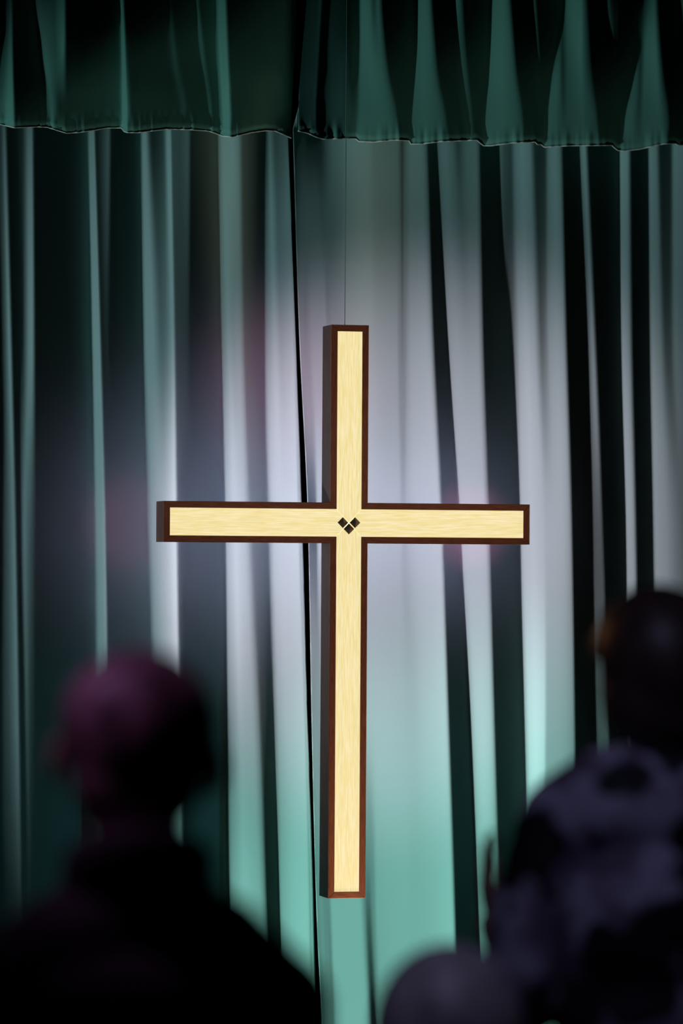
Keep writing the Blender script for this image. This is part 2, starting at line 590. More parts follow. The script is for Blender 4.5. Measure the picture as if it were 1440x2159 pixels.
def seam(root, us, vs, z, y0, line, v0, v1, rad, m, name, off=0.002, n=60):
    bm = bmesh.new()
    pts = []
    for v in np.linspace(v0, v1, n):
        u = catmull(ROWS, line, v)
        i = min(np.searchsorted(vs, v), len(vs) - 1)
        zz = np.interp(u, us, z[i])
        p = at_y(u, v, y0 - zz - off)
        p.y -= y0
        p.z = max(p.z, 0.015)
        pts.append(p)
    tube(bm, pts, rad, 6)
    return bm_obj(name, bm, M[m], root, True)


tag(seam(lc, lus, lvs, lz, CURT_Y, [614 - 8, 622, 634, 646, 657, 662], 320, 2400, 0.0007, 'thread', 'edge_stitching', 0.0018),
    'thin line of stitching along the hemmed edge')

# ---------------------------------------------------------------- valances
VROWS = [-60, 0, 90, 180, 260, 320]


def hem_fn(pts):
    xs = np.array([p[0] for p in pts], float)
    ys = np.array([p[1] for p in pts], float)
    return lambda u: np.interp(u, xs, ys)


HEM_L = hem_fn([(-900, 262), (-60, 258), (0, 262), (30, 269), (80, 267), (100, 268), (140, 280.5), (165, 279), (200, 274), (225, 269.5), (256, 269.5),
                (262, 277), (268, 279), (290, 279.5), (350, 272), (400, 273), (440, 276), (455, 281), (470, 287), (490, 288.5), (530, 279), (560, 275), (580, 276),
                (600, 284), (614, 291), (640, 291)])
HEM_R = hem_fn([(600, 274), (630, 276), (650, 281), (665, 288), (682, 293), (715, 292), (750, 292), (757, 298), (790, 299), (830, 295), (862, 296), (867, 303.5), (890, 303),
                (930, 298), (1005, 295), (1012, 301), (1020, 307), (1035, 307), (1080, 301), (1128, 299), (1133, 304), (1140, 304), (1148, 310), (1200, 307),
                (1290, 306), (1295, 311), (1303, 317), (1318, 318), (1350, 314), (1400, 303), (1424, 302), (1429, 306), (1450, 305), (2300, 318)])

VL = side_folds(-760, -110, 120) + [
    T([-60, -60, -58, -56, -54, -52], 0),
    T([-5, -5, -8, -14, -22, -26], 0),
    T([16, 17, 16, 10, 4, 2], .3),
    T([23, 23.5, 24, 25, 26, 26], .8),
    T([26, 26, 27, 28, 30, 32], 0),
    T([66, 68, 74, 82, 90, 94], 0),
    T([74, 76, 84, 97, 108, 112], [.6, .7, .6, .55, .35, .3]),
    T([80, 84, 95, 106, 118, 122], [.3, .4, .5, .4, .1, 0]),
    T([112, 114, 116, 116, 124, 128], [.3, .35, .35, .3, 0, 0]),
    T([134, 134, 135, 133, 132, 134], [.8, .8, .75, .3, 0, 0]),
    T([138, 138, 138, 139, 141, 142], 0),
    T([190, 192, 198, 212, 226, 230], [0, 0, 0, 0, 0, 0]),
    T([246, 248, 252, 254, 252, 252], 0),
    T([253, 256, 260, 263, 264, 264], [.6, .8, .95, .95, .9, .9]),
    T([257, 259, 263, 266, 270, 272], [0, 0, 0, .1, .2, .2]),
    T([264, 266, 270, 273, 276, 278], 0),
    T([338, 342, 350, 360, 376, 380], 0),
    T([348, 352, 362, 372, 388, 392], [.1, .1, .12, .12, .08, .08]),
    T([356, 360, 368, 378, 394, 398], 0),
    T([404, 408, 414, 424, 436, 440], 0),
    T([410, 413, 421, 431, 443, 447], [.3, .4, .4, .3, .2, .2]),
    T([414, 417, 425, 435, 447, 450], 0),
    T([446, 450, 452, 455, 460, 462], 0),
    T([460, 462, 464, 468, 472, 474], [.6, .65, .65, .65, .6, .6]),
    T([470, 472, 476, 480, 484, 486], [.65, .65, .6, .6, .55, .5]),
    T([476, 478, 481, 484, 488, 490], 0),
    T([550, 554, 562, 572, 584, 588], 0),
    T([556, 560, 568, 579, 590, 594], [.14, .14, .14, .14, .1, .1]),
    T([560, 564, 572, 583, 596, 600], 0),
    T([618, 620, 621, 618, 614, 614], .05),
]
VL_EDGE = [626, 625, 623, 619, 615, 614]
VR_EDGE = [652, 648, 641, 634, 630, 629]
VR = [
    T([652, 648, 641, 634, 630, 629], .1),
    T([676, 674, 669, 664, 660, 660], .12),
    T([679, 677, 672, 668, 664, 664], [.3, .3, .25, .2, .2, .2]),
    T([683, 681, 676, 672, 668, 668], 0),
    T([700, 700, 698, 700, 704, 706], [.1, .1, .12, .15, .2, .2]),
    T([730, 730, 728, 722, 720, 720], [.05, .08, .1, .2, .25, .2]),
    T([738, 738, 742, 744, 744, 744], [.0, .0, 0, 0, .1, .1]),
    T([757, 758, 758, 756, 754, 754], [.1, .1, .1, .1, .15, .15]),
    T([761, 761, 761, 759, 757, 757], [.7, .7, .7, .7, .75, .75]),
    T([778, 779, 780, 786, 790, 792], [.6, .65, .7, .8, .85, .85]),
    T([788, 788, 792, 800, 810, 814], [.2, .2, .5, .75, .85, .85]),
    T([797, 797, 802, 812, 826, 832], [.5, .6, .6, .6, .65, .65]),
    T([805, 806, 812, 822, 838, 844], 0),
    T([866, 868, 868, 864, 860, 860], 0),
    T([882, 882, 878, 873, 869, 868], [.6, .65, .65, .7, .75, .75]),
    T([893, 894, 894, 894, 896, 898], [.65, .7, .75, .8, .85, .85]),
    T([903, 904, 908, 914, 926, 930], [.5, .6, .65, .6, .6, .6]),
    T([909, 911, 918, 926, 942, 948], 0),
    T([950, 952, 956, 962, 972, 976], 0),
    T([958, 960, 964, 969, 978, 982], [.5, .6, .45, .35, .3, .25]),
    T([966, 969, 974, 981, 990, 994], [.4, .45, .3, .3, .2, .2]),
    T([972, 976, 982, 990, 1000, 1004], 0),
    T([1030, 1030, 1028, 1024, 1018, 1018], 0),
    T([1041, 1040, 1035, 1029, 1023, 1022], [.6, .65, .7, .75, .8, .8]),
    T([1060, 1060, 1058, 1056, 1060, 1062], [.7, .75, .8, .85, .9, .9]),
    T([1068, 1070, 1076, 1082, 1090, 1094], [.5, .55, .6, .6, .65, .65]),
    T([1074, 1077, 1084, 1092, 1104, 1108], 0),
    T([1112, 1116, 1120, 1124, 1130, 1132], 0),
    T([1120, 1124, 1130, 1136, 1140, 1142], [.35, .45, .35, .15, .05, 0]),
    T([1126, 1130, 1137, 1143, 1146, 1147], 0),
    T([1178, 1178, 1175, 1158, 1147, 1147], 0),
    T([1180, 1180, 1177, 1163, 1151, 1151], [.0, .0, .2, .75, .85, .85]),
    T([1184, 1184, 1181, 1178, 1172, 1170], [0, 0, .25, .65, .8, .8]),
    T([1188, 1188, 1186, 1186, 1188, 1188], [.2, .2, .1, .05, .2, .4]),
    T([1196, 1197, 1196, 1198, 1202, 1204], [.6, .65, .5, .45, .5, .6]),
    T([1222, 1223, 1224, 1226, 1230, 1232], [.7, .8, .75, .7, .65, .65]),
    T([1230, 1232, 1236, 1242, 1252, 1254], [.2, .3, .25, .2, .3, .3]),
    T([1236, 1238, 1244, 1252, 1262, 1266], 0),
    T([1272, 1276, 1284, 1290, 1298, 1300], 0),
    T([1278, 1282, 1289, 1296, 1302, 1304], [.25, .3, .2, .05, 0, 0]),
    T([1284, 1288, 1294, 1300, 1306, 1308], 0),
    T([1340, 1340, 1338, 1326, 1308, 1306], 0),
    T([1342, 1342, 1341, 1331, 1312, 1310], [0, 0, .05, .5, .8, .8]),
    T([1346, 1346, 1345, 1342, 1332, 1330], [0, 0, .1, .5, .75, .75]),
    T([1352, 1354, 1352, 1350, 1346, 1346], [0, 0, .1, .1, .15, .4]),
    T([1372, 1372, 1362, 1358, 1356, 1356], [.2, .3, .55, .6, .6, .65]),
    T([1379, 1380, 1382, 1386, 1392, 1394], [.3, .4, .65, .75, .75, .75]),
    T([1384, 1386, 1392, 1400, 1412, 1414], 0),
    T([1424, 1426, 1430, 1434, 1438, 1440], 0),
    T([1450, 1450, 1450, 1450, 1450, 1450], [.5] * 6),
    T([1500, 1500, 1500, 1502, 1510, 1512], 0),
] + side_folds(1560, 2300, 120)

FOOT = KEY


def valance(name, tracks, u0, u1, edge, side, hem, label):
    global ROWS
    us = np.arange(u0, u1 + 1, 1.0)
    n = 46
    ts = np.linspace(0, 1, n)
    vs = -420 + 740 * ts            # nominal rows, last one is the hem
    z = relief(VROWS, tracks, vs, us, VAL_Y, FOOT, sig=2.0, window=90, rowsmooth=1.0, floorslope=6)
    E = np.array([catmull(VROWS, edge, min(max(v, -60), 320)) for v in vs])
    US = np.repeat(us[None, :], n, 0)
    US = np.minimum(US, E[:, None]) if side > 0 else np.maximum(US, E[:, None])
    for i in range(n):
        z[i] = np.interp(US[i], us, z[i])
    hv = hem(US[-1])
    V = -420 + (hv[None, :] + 420) * ts[:, None]
    # hem band: a shallow puckered ridge 22 px above the edge
    dist = hv[None, :] - V
    pk = np.exp(-((dist - 24) / 3.0) ** 2) * 0.0022
    puck = np.array([0.5 + 0.5 * noise.noise(Vector((u * 0.11, 0, 3))) for u in us])
    z = z - pk * (0.5 + puck[None, :])
    band = np.clip(1 - dist / 24, 0, 1) ** 0.5 * (dist < 24)
    wr = np.array([noise.noise(Vector((u * 0.09, 1.5, 0))) for u in us])
    z = z + band * 0.005 * wr[None, :]
    RT = np.array(ROT)
    d = np.stack([(US - W / 2) / F, -(V - H / 2) / F, -np.ones_like(US)], -1) @ RT.T
    t = ((VAL_Y - z) - CAM.y) / d[..., 1]
    P = np.array(CAM)[None, None, :] + d * t[..., None]
    nv, nu = z.shape
    keep = np.ones((nv - 1, nu - 1), bool)
    w = np.abs(US[:, 1:] - US[:, :-1]) > 1e-6
    keep &= (w[:-1] | w[1:])
    idx = np.arange(nv * nu).reshape(nv, nu)
    f = np.stack([idx[:-1, :-1], idx[1:, :-1], idx[1:, 1:], idx[:-1, 1:]], -1)[keep]
    me = bpy.data.meshes.new(name)
    Q = P.copy()
    Q[..., 1] -= VAL_Y
    Q[..., 2] -= 3.0
    me.from_pydata(Q.reshape(-1, 3).tolist(), [], f.reshape(-1, 4).tolist())
    bm = bmesh.new()
    bm.from_mesh(me)
    bmesh.ops.remove_doubles(bm, verts=bm.verts, dist=1e-6)
    bmesh.ops.delete(bm, geom=[v for v in bm.verts if not v.link_faces], context='VERTS')
    bm.to_mesh(me)
    bm.free()
    root = empty(name, (0, VAL_Y, 3.0))
    tag(root, label, 'valance')
    o = link('gathered_cloth', me, M['valance'], root, True)
    md = o.modifiers.new('thickness', 'SOLIDIFY')
    md.thickness = 0.0012
    md.offset = -1.0
    # rolled edge
    pts = []
    last = None
    for j in range(0, nu, 1):
        p = Vector(Q[-1, j])
        if last is None or (p - last).length > 0.0012:
            pts.append(p)
            last = p
    bm = bmesh.new()
    tube(bm, pts, [0.0014 + 0.0008 * (0.5 + 0.5 * noise.noise(Vector((i * 0.13, 0, 0)))) for i in range(len(pts))], 8)
    tag(bm_obj('hem_edge', bm, M['hem_light'], root, True), 'thin rolled edge, painted pale as if lit from below, along the bottom of the valance')
    return root


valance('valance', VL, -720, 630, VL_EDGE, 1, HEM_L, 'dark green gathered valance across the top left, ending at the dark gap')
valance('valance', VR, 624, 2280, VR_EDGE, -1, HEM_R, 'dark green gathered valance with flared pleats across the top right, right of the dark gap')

# rail that carries curtains and valances, and a little brass hook in the gap
bm = bmesh.new()
ztop = at_y(720, -420, VAL_Y).z
for x0, x1 in ((-3.0, 3.0),):
    box(bm, x0, x1, VAL_Y - 0.09, CURT_Y + 0.09, ztop + 0.14, ztop + 0.20)
tag(bm_obj('curtain_rail', bm, M['steel']), 'black rail above the top edge that carries curtains and valances', 'rail')
hk = at_y(648, 2, VAL_Y + 0.10)
bm = bmesh.new()
pts = [Vector((0, 0, ztop - hk.z + 0.14)), Vector((0, 0, 0.06))]
for k in range(9):
    a = math.pi * 1.25 * k / 8
    pts.append(Vector((0.006 * (1 - math.cos(a)), 0, 0.002 + 0.03 * (1 - k / 3) if k < 3 else 0.002 - 0.005 * math.sin((k - 3) / 5 * math.pi) )))
tube(bm, pts, 0.0022, 8)
o = tag(bm_obj('brass_hook', bm, M['brass'], smooth=True), 'tiny brass hook hanging in the dark gap between the two valances', 'hook')
o.location = hk

# ---------------------------------------------------------------- the cross
FY = -0.05
top = at_y(738.5, 685, FY)
bot = at_y(730.8, 1894, FY)
lft = at_y(345, 1098.5, FY)
rgt = at_y(1117, 1105.5, FY)
vl, vr = at_y(699 - 2.5, 1100, FY), at_y(778 - 2.5, 1100, FY)
hw = (vr.x - vl.x) / 2
cxw = (vr.x + vl.x) / 2
CZ = (at_y(735, 1057.5 + 3.6, FY).z + at_y(735, 1141 + 3, FY).z) / 2
hh = (at_y(735, 1059.0, FY).z - at_y(735, 1144.5, FY).z) / 2
zt, zb = top.z - CZ, bot.z - CZ
xl, xr = lft.x - cxw, rgt.x - cxw
print('cross', hw, hh, zt, zb, xl, xr, CZ, cxw)
OUT = [(-hw, zt), (hw, zt), (hw, hh), (xr, hh), (xr, -hh), (hw, -hh), (hw, zb), (-hw, zb), (-hw, -hh), (xl, -hh), (xl, hh), (-hw, hh)]
ti = 0.0172
INN = [(-hw + ti, zt - ti), (hw - ti, zt - ti), (hw - ti, hh - ti), (xr - ti, hh - ti), (xr - ti, -hh + ti), (hw - ti, -hh + ti),
       (hw - ti, zb + ti), (-hw + ti, zb + ti), (-hw + ti, -hh + ti), (xl + ti, -hh + ti), (xl + ti, hh - ti), (-hw + ti, hh - ti)]
cross = empty('wooden_cross', (cxw, 0, CZ))
tag(cross, 'large dark walnut cross with a glowing yellow front hanging before the curtains', 'cross')
for i in range(12):
    j = (i + 1) % 12
    vert = abs(OUT[i][0] - OUT[j][0]) < 1e-4
    bm = bmesh.new()
    g = 0.0002
    prism_y(bm, [OUT[i], OUT[j], INN[j], INN[i]], FY, FY + 0.012)
    bevel(bm_obj('frame_strip', bm, M['wood_v' if vert else 'wood_h'], cross), 0.0011, 2)
    bm = bmesh.new()
    tk = 0.008
    ins = []
    for q in (i, j):
        ox, oz = OUT[q]
        ix, iz = INN[q]
        ins.append((ox + (ix - ox) * tk / ti, oz + (iz - oz) * tk / ti))
    prism_y(bm, [OUT[i], OUT[j], ins[1], ins[0]], FY + 0.012, 0.05)
    bevel(bm_obj('side_panel', bm, M['side'], cross), 0.0009, 2)
SH = [(o[0] + (a[0] - o[0]) * .5, o[1] + (a[1] - o[1]) * .5) for o, a in zip(OUT, INN)]
bm = bmesh.new()
prism_y(bm, SH, 0.042, 0.049)
bm_obj('back_panel', bm, M['wood'], cross)
# light strips on the back: a lavender glow on the cloth, pink lamps near the three tips
def rear_light(name, x0, x1, z0, z1, m, lab):
    bm = bmesh.new()
    box(bm, x0, x1, 0.0495, 0.0525, z0, z1)
    tag(bm_obj(name, bm, M[m], cross), lab)
rear_light('rear_light_strip', xl + 0.16, xr - 0.10, -0.008, 0.008, 'rear', 'lavender light strip behind the arms')
rear_light('rear_light_strip', -0.008, 0.008, 0.02, zt - 0.06, 'rear_dim', 'lavender light strip behind the upright')
for qx, qz in ((xl + 0.02, 0.0), (xr - 0.02, 0.0), (0.0, zt - 0.035)):
    rear_light('rear_lamp', qx - 0.012, qx + 0.012, qz - 0.012, qz + 0.012, 'rear_pink', 'small pink lamp on the back')
bm = bmesh.new()
prism_y(bm, SH, FY + 0.012, FY + 0.016)
tag(bm_obj('lit_backing', bm, M['led'], cross), 'white lit layer showing through the crossed joints')
ix, iz = hw - ti, hh - ti
g = 0.0009
panels = [
    ([(-ix, zt - ti), (ix, zt - ti), (ix, iz + g), (0, g * 1.3), (-ix, iz + g)], 'glow_v'),
    ([(ix, zb + ti), (-ix, zb + ti), (-ix, -iz - g), (0, -g * 1.3), (ix, -iz - g)], 'glow_v'),
    ([(xl + ti, -iz), (xl + ti, iz), (-ix - g, iz), (-g * 1.3, 0), (-ix - g, -iz)], 'glow_h'),
    ([(xr - ti, iz), (xr - ti, -iz), (ix + g, -iz), (g * 1.3, 0), (ix + g, iz)], 'glow_h'),
]
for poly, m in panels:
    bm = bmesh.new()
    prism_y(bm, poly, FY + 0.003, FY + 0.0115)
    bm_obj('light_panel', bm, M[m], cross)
for (px, pz) in ((-0.0165, 0.0008), (0.0165, 0.0008), (0.0, -0.0158)):
    bm = bmesh.new()
    r = 0.0142
    base = [bm.verts.new((px + r * math.cos(a), FY + 0.0035, pz + r * math.sin(a))) for a in (0, math.pi / 2, math.pi, 3 * math.pi / 2)]
    mid = [bm.verts.new((px + r * math.cos(a), FY + 0.001, pz + r * math.sin(a))) for a in (0, math.pi / 2, math.pi, 3 * math.pi / 2)]
    tip = bm.verts.new((px, FY - 0.008, pz))
    bm.faces.new(base)
    for k in range(4):
        bm.faces.new((base[k], base[(k + 1) % 4], mid[(k + 1) % 4], mid[k]))
        bm.faces.new((mid[k], mid[(k + 1) % 4], tip))
    tag(bm_obj('pyramid_stud', bm, M['bronze'], cross), 'dark bronze diamond stud')
# the beams of those rear lamps, thrown straight back on the cloth
for qx, qz, pw in ((-0.36, 0, 1.5), (-0.12, 0, 1.6), (0.12, 0, 1.6), (0.36, 0, 1.8), (0, 0.34, 0.9)):
    spot('rear_lamp_beam', (cxw + qx, 0.056, CZ + qz), (cxw + qx, 1, CZ + qz), pw * 0.62, (0.86, 0.58, 1.0), 110, 1.0, 0.01)
for qx, qz, pw, an in ((xl + 0.03, 0.0, 0.8, 42), (xr - 0.03, 0.0, 1.6, 42), (0.0, zt - 0.14, 1.3, 80)):
    spot('rear_lamp_pink', (cxw + qx, 0.056, CZ + qz), (cxw + qx, 1, CZ + qz), pw, (1.0, 0.14, 0.36), an, 1.0, 0.01)
# thin wire that carries the cross
wt = at_y(727, 684, 0.0)
bm = bmesh.new()
tube(bm, [Vector((wt.x - cxw, 0, zt - 0.004)), Vector((wt.x - cxw, 0, ztop - CZ + 0.3))], 0.0011, 8)
tag(bm_obj('suspension_wire', bm, M['wire'], cross, True), 'thin wire from the top of the cross')
bm = bmesh.new()
box(bm, cxw - 2.4, cxw + 2.4, -0.03, 0.03, ztop + 0.3, ztop + 0.36)
tag(bm_obj('hanging_batten', bm, M['steel']), 'black batten above the top edge that carries the wire of the cross', 'batten')

# ---------------------------------------------------------------- people
DG = None


def blob_parts():
    return bmesh.new()


def ell(bm, c, r, rot=None, sub=3):
    mtx = Matrix.Translation(Vector(c)) @ (rot.to_4x4() if rot else Matrix.Identity(4)) @ Matrix.Diagonal((*r, 1))
    bmesh.ops.create_icosphere(bm, subdivisions=sub, radius=1.0, matrix=mtx)


def limb(bm, pts, rads, sx=1.0):
    """round-ended tapering limb through points"""
    P, Q = [Vector(p) for p in pts], rads
    tube(bm, P, list(Q), 16)
    for p, q in zip(P, Q):
        ell(bm, p, (q, q, q), sub=2)


def bake(name, bm, m, parent, voxel=0.006, smooth=6, disp=None):
    bmesh.ops.recalc_face_normals(bm, faces=bm.faces)
    me = bpy.data.meshes.new(name)
    bm.to_mesh(me)
    bm.free()
    t = bpy.data.objects.new(name + '_tmp', me)
    COL.objects.link(t)
    md = t.modifiers.new('r', 'REMESH')
    md.mode = 'VOXEL'
    md.voxel_size = voxel
    md = t.modifiers.new('s', 'SMOOTH')
    md.iterations = smooth
    md.factor = 0.5
    dg = bpy.context.evaluated_depsgraph_get()
    new = bpy.data.meshes.new_from_object(t.evaluated_get(dg))
    bpy.data.objects.remove(t)
    if disp:
        for v in new.vertices:
            v.co = disp(v.co.copy())
    new.name = name
    return link(name, new, m, parent, True)


def head_shape(bm, c, w=0.078, d=0.098, h=0.118, turn=0.0, tilt=0.0):
    """skull, face, jaw, nose, brow, lips, ears. Faces +y"""
    rot = Matrix.Rotation(turn, 3, 'Z') @ Matrix.Rotation(tilt, 3, 'Y')
    c = Vector(c)

    def e(p, r, rr=None):
        ell(bm, c + rot @ Vector(p), r, rot @ rr if rr else rot)
    e((0, -0.008, 0.025), (w, d, h * 0.80))                     # skull
    e((0, 0.025, -0.030), (w * 0.80, d * 0.72, h * 0.72))        # face
    e((0, 0.045, -0.082), (w * 0.50, d * 0.42, h * 0.30))        # jaw, chin
    e((0, 0.098, -0.020), (0.012, 0.018, 0.026))                 # nose
    e((0, 0.108, -0.032), (0.014, 0.012, 0.010))
    e((0, 0.088, 0.012), (0.045, 0.010, 0.008))                  # brow
    e((0, 0.090, -0.060), (0.022, 0.010, 0.005))                 # lips
    e((0, 0.089, -0.069), (0.019, 0.010, 0.005))
    for s in (-1, 1):
        e((s * 0.030, 0.080, -0.002), (0.012, 0.012, 0.010))     # eyes
        e((s * 0.040, 0.066, -0.030), (0.022, 0.020, 0.020))     # cheeks
        e((s * (w + 0.010), -0.002, -0.012), (0.007, 0.020, 0.032), Matrix.Rotation(s * 0.45, 3, 'Z'))
        e((s * (w + 0.004), 0.004, -0.036), (0.006, 0.010, 0.012))
    return rot


def hand(bm, wrist, direc, palm_n, s=1.0, curl=0.35, side=1, spread=0.10):
    """palm and five separate fingers; direc = finger direction, palm_n = palm facing, side = thumb side"""
    f = Vector(direc).normalized()
    n = Vector(palm_n)
    n = (n - f * n.dot(f)).normalized()
    t = f.cross(n) * side            # towards the thumb
    w = Vector(wrist)
    # palm
    rot = Matrix((t, n, f)).transposed()
    ell(bm, w + f * 0.045 * s, (0.036 * s, 0.014 * s, 0.052 * s), rot)
    ell(bm, w + f * 0.065 * s + t * 0.004 * s, (0.038 * s, 0.012 * s, 0.030 * s), rot)
    ell(bm, w + f * 0.030 * s + t * 0.022 * s + n * 0.006 * s, (0.015 * s, 0.013 * s, 0.030 * s), rot)
    for k, (off, ln, r) in enumerate(((0.030, 0.072, 0.0085), (0.010, 0.080, 0.0088), (-0.010, 0.074, 0.0084), (-0.029, 0.058, 0.0075))):
        p = w + f * 0.082 * s + t * off * s
        dirn = (f + t * (off / 0.03) * spread).normalized()
        a = curl * (1 + 0.15 * k)
        pts = [p - dirn * 0.02 * s, p]
        ang = 0
        for seg in (0.45, 0.30, 0.25):
            ang += a
            dd = dirn * math.cos(ang) + n * math.sin(ang)
            pts.append(pts[-1] + dd * ln * seg * s)
        limb(bm, pts, [r * s, r * s, r * 0.95 * s, r * 0.88 * s, r * 0.75 * s])
    p = w + f * 0.022 * s + t * 0.024 * s + n * 0.004 * s
    d1 = (f * 0.55 + t * 0.75 + n * 0.2).normalized()
    d2 = (f * 0.85 + t * 0.45 + n * 0.25).normalized()
    pts = [p, p + d1 * 0.034 * s, p + d1 * 0.034 * s + d2 * 0.030 * s, p + d1 * 0.034 * s + d2 * 0.030 * s + (d2 + f * .2).normalized() * 0.024 * s]
    limb(bm, pts, [0.0125 * s, 0.0105 * s, 0.0095 * s, 0.0078 * s])


def skin_mat(name, c):
    m = mat(name, c, 0.5)
    return textured(m, tuple(x * 0.9 for x in c), c, (1, 1, 1), 30, 3)


SKIN1 = skin_mat('skin_light', (0.42, 0.23, 0.17))
SKIN2 = skin_mat('skin_warm', (0.38, 0.20, 0.13))
HAIR1 = textured(mat('hair_thin_brown', (0.06, 0.05, 0.05), 0.5), (0.26, 0.20, 0.20), (0.05, 0.04, 0.045), (1, 1, 0.3), 14, 4, 0.3, 0.40, 0.62)
HAIR2 = textured(mat('hair_dark_brown', (0.05, 0.03, 0.025), 0.45), (0.04, 0.024, 0.02), (0.085, 0.05, 0.04), (1, 1, 0.15), 90, 4, 0.3)
HAIR3 = textured(mat('hair_grey', (0.3, 0.28, 0.28), 0.5), (0.16, 0.15, 0.15), (0.42, 0.40, 0.41), (1, 1, 0.2), 24, 4, 0.3)
SUIT = textured(mat('dark_suit_wool', (0.012, 0.013, 0.018), 0.85), (0.010, 0.011, 0.015), (0.016, 0.017, 0.022), (1, 1, 1), 300, 2)
TROUS = mat('dark_trousers', (0.01, 0.01, 0.012), 0.85)
SHOE = mat('black_leather', (0.006, 0.006, 0.006), 0.3)
SHIRT = mat('pale_shirt_collar', (0.25, 0.22, 0.25), 0.8)
KNIT = textured(mat('dark_knit', (0.03, 0.03, 0.04), 0.9), (0.025, 0.025, 0.035), (0.045, 0.045, 0.06), (1, 1, 1), 60, 2)


def floral():
    m = mat('floral_print', (0.05, 0.05, 0.08), 0.7)
    n, l, b = nodes_of(m)
    tc = n.new('ShaderNodeTexCoord')
    nz = n.new('ShaderNodeTexNoise')
    nz.inputs['Scale'].default_value = 9
    nz.inputs['Detail'].default_value = 1.5
    add = n.new('ShaderNodeMixRGB')
    add.inputs[0].default_value = 0.16
    vo = n.new('ShaderNodeTexVoronoi')
    vo.inputs['Scale'].default_value = 7.5
    vo.inputs['Randomness'].default_value = 0.9
    cr = n.new('ShaderNodeValToRGB')
    cr.color_ramp.elements[0].position = 0.47
    cr.color_ramp.elements[0].color = (0.006, 0.006, 0.010, 1)
    cr.color_ramp.elements[1].position = 0.53
    cr.color_ramp.elements[1].color = (0.40, 0.36, 0.46, 1)
    cr2 = n.new('ShaderNodeValToRGB')
    cr2.color_ramp.elements[0].position = 0.42
    cr2.color_ramp.elements[0].color = (0.35, 0.30, 0.32, 1)
    cr2.color_ramp.elements[1].position = 0.6
    cr2.color_ramp.elements[1].color = (1, 1, 1, 1)
    n2 = n.new('ShaderNodeTexNoise')
    n2.inputs['Scale'].default_value = 14
    mul = n.new('ShaderNodeMixRGB')
    mul.blend_type = 'MULTIPLY'
    mul.inputs[0].default_value = 1
    l.new(tc.outputs['Object'], nz.inputs['Vector'])
    l.new(tc.outputs['Object'], add.inputs[1])
    l.new(nz.outputs['Color'], add.inputs[2])
    l.new(add.outputs[0], vo.inputs['Vector'])
    l.new(vo.outputs['Distance'], cr.inputs[0])
    l.new(tc.outputs['Object'], n2.inputs['Vector'])
    l.new(n2.outputs['Fac'], cr2.inputs[0])
    l.new(cr.outputs[0], mul.inputs[1])
    l.new(cr2.outputs[0], mul.inputs[2])
    l.new(mul.outputs[0], b.inputs['Base Color'])
    return m


FLORAL = floral()


def hair_cap(bm, c, rot, w, d, h, nape=-0.05, thick=0.010, back=True):
    """scalp layer cut away over the face and ears"""
    c = Vector(c)
    tmp = bmesh.new()
    bmesh.ops.create_icosphere(tmp, subdivisions=5, radius=1.0)
    keep = []
    for v in tmp.verts:
        p = v.co
        q = Vector((p.x * (w + thick), p.y * (d + thick) - 0.008, p.z * (h * 0.80 + thick) + 0.025))
        v.co = q
    dele = [v for v in tmp.verts if (v.co.y > 0.055 and v.co.z < 0.062) or (v.co.y > -0.010 and v.co.z < 0.020) or v.co.z < nape]
    bmesh.ops.delete(tmp, geom=dele, context='VERTS')
    # close it with an inner shell
    me = bpy.data.meshes.new('t')
    tmp.to_mesh(me)
    tmp.free()
    t = bpy.data.objects.new('t', me)
    COL.objects.link(t)
    md = t.modifiers.new('s', 'SOLIDIFY')
    md.thickness = 0.016
    md.offset = -1
    new = bpy.data.meshes.new_from_object(t.evaluated_get(bpy.context.evaluated_depsgraph_get()))
    bpy.data.objects.remove(t)
    new.transform(Matrix.Translation(c) @ rot.to_4x4())
    bm.from_mesh(new)


def lower_body(bm, hip_z, hw_=0.09, knee=0.48, r=(0.085, 0.055, 0.038)):
    for s in (-1, 1):
        limb(bm, [(s * hw_, 0, hip_z), (s * (hw_ + .005), 0.01, knee), (s * (hw_ + .01), -0.01, 0.08)], r)
        ell(bm, (s * (hw_ + .01), 0.05, 0.04), (0.04, 0.11, 0.035))


def trousers(parent, hip_z, m, hw_=0.09, knee=0.48, waist=0.15):
    bm = bmesh.new()
    ell(bm, (0, 0, hip_z + 0.03), (waist + .015, 0.115, 0.12))
    for s in (-1, 1):
        limb(bm, [(s * hw_, 0, hip_z), (s * (hw_ + .005), 0.01, knee), (s * (hw_ + .01), -0.01, 0.11)], (0.102, 0.075, 0.062))
    bake('trousers', bm, m, parent, 0.010, 5)


def shoes(parent, hw_=0.09):
    for s in (-1, 1):
        bm = bmesh.new()
        ell(bm, (s * (hw_ + .01), 0.055, 0.045), (0.048, 0.135, 0.042))
        ell(bm, (s * (hw_ + .01), -0.02, 0.07), (0.046, 0.055, 0.055))
        bake('shoe', bm, SHOE, parent, 0.008, 4, lambda co: Vector((co.x, co.y, max(co.z, 0.0))))


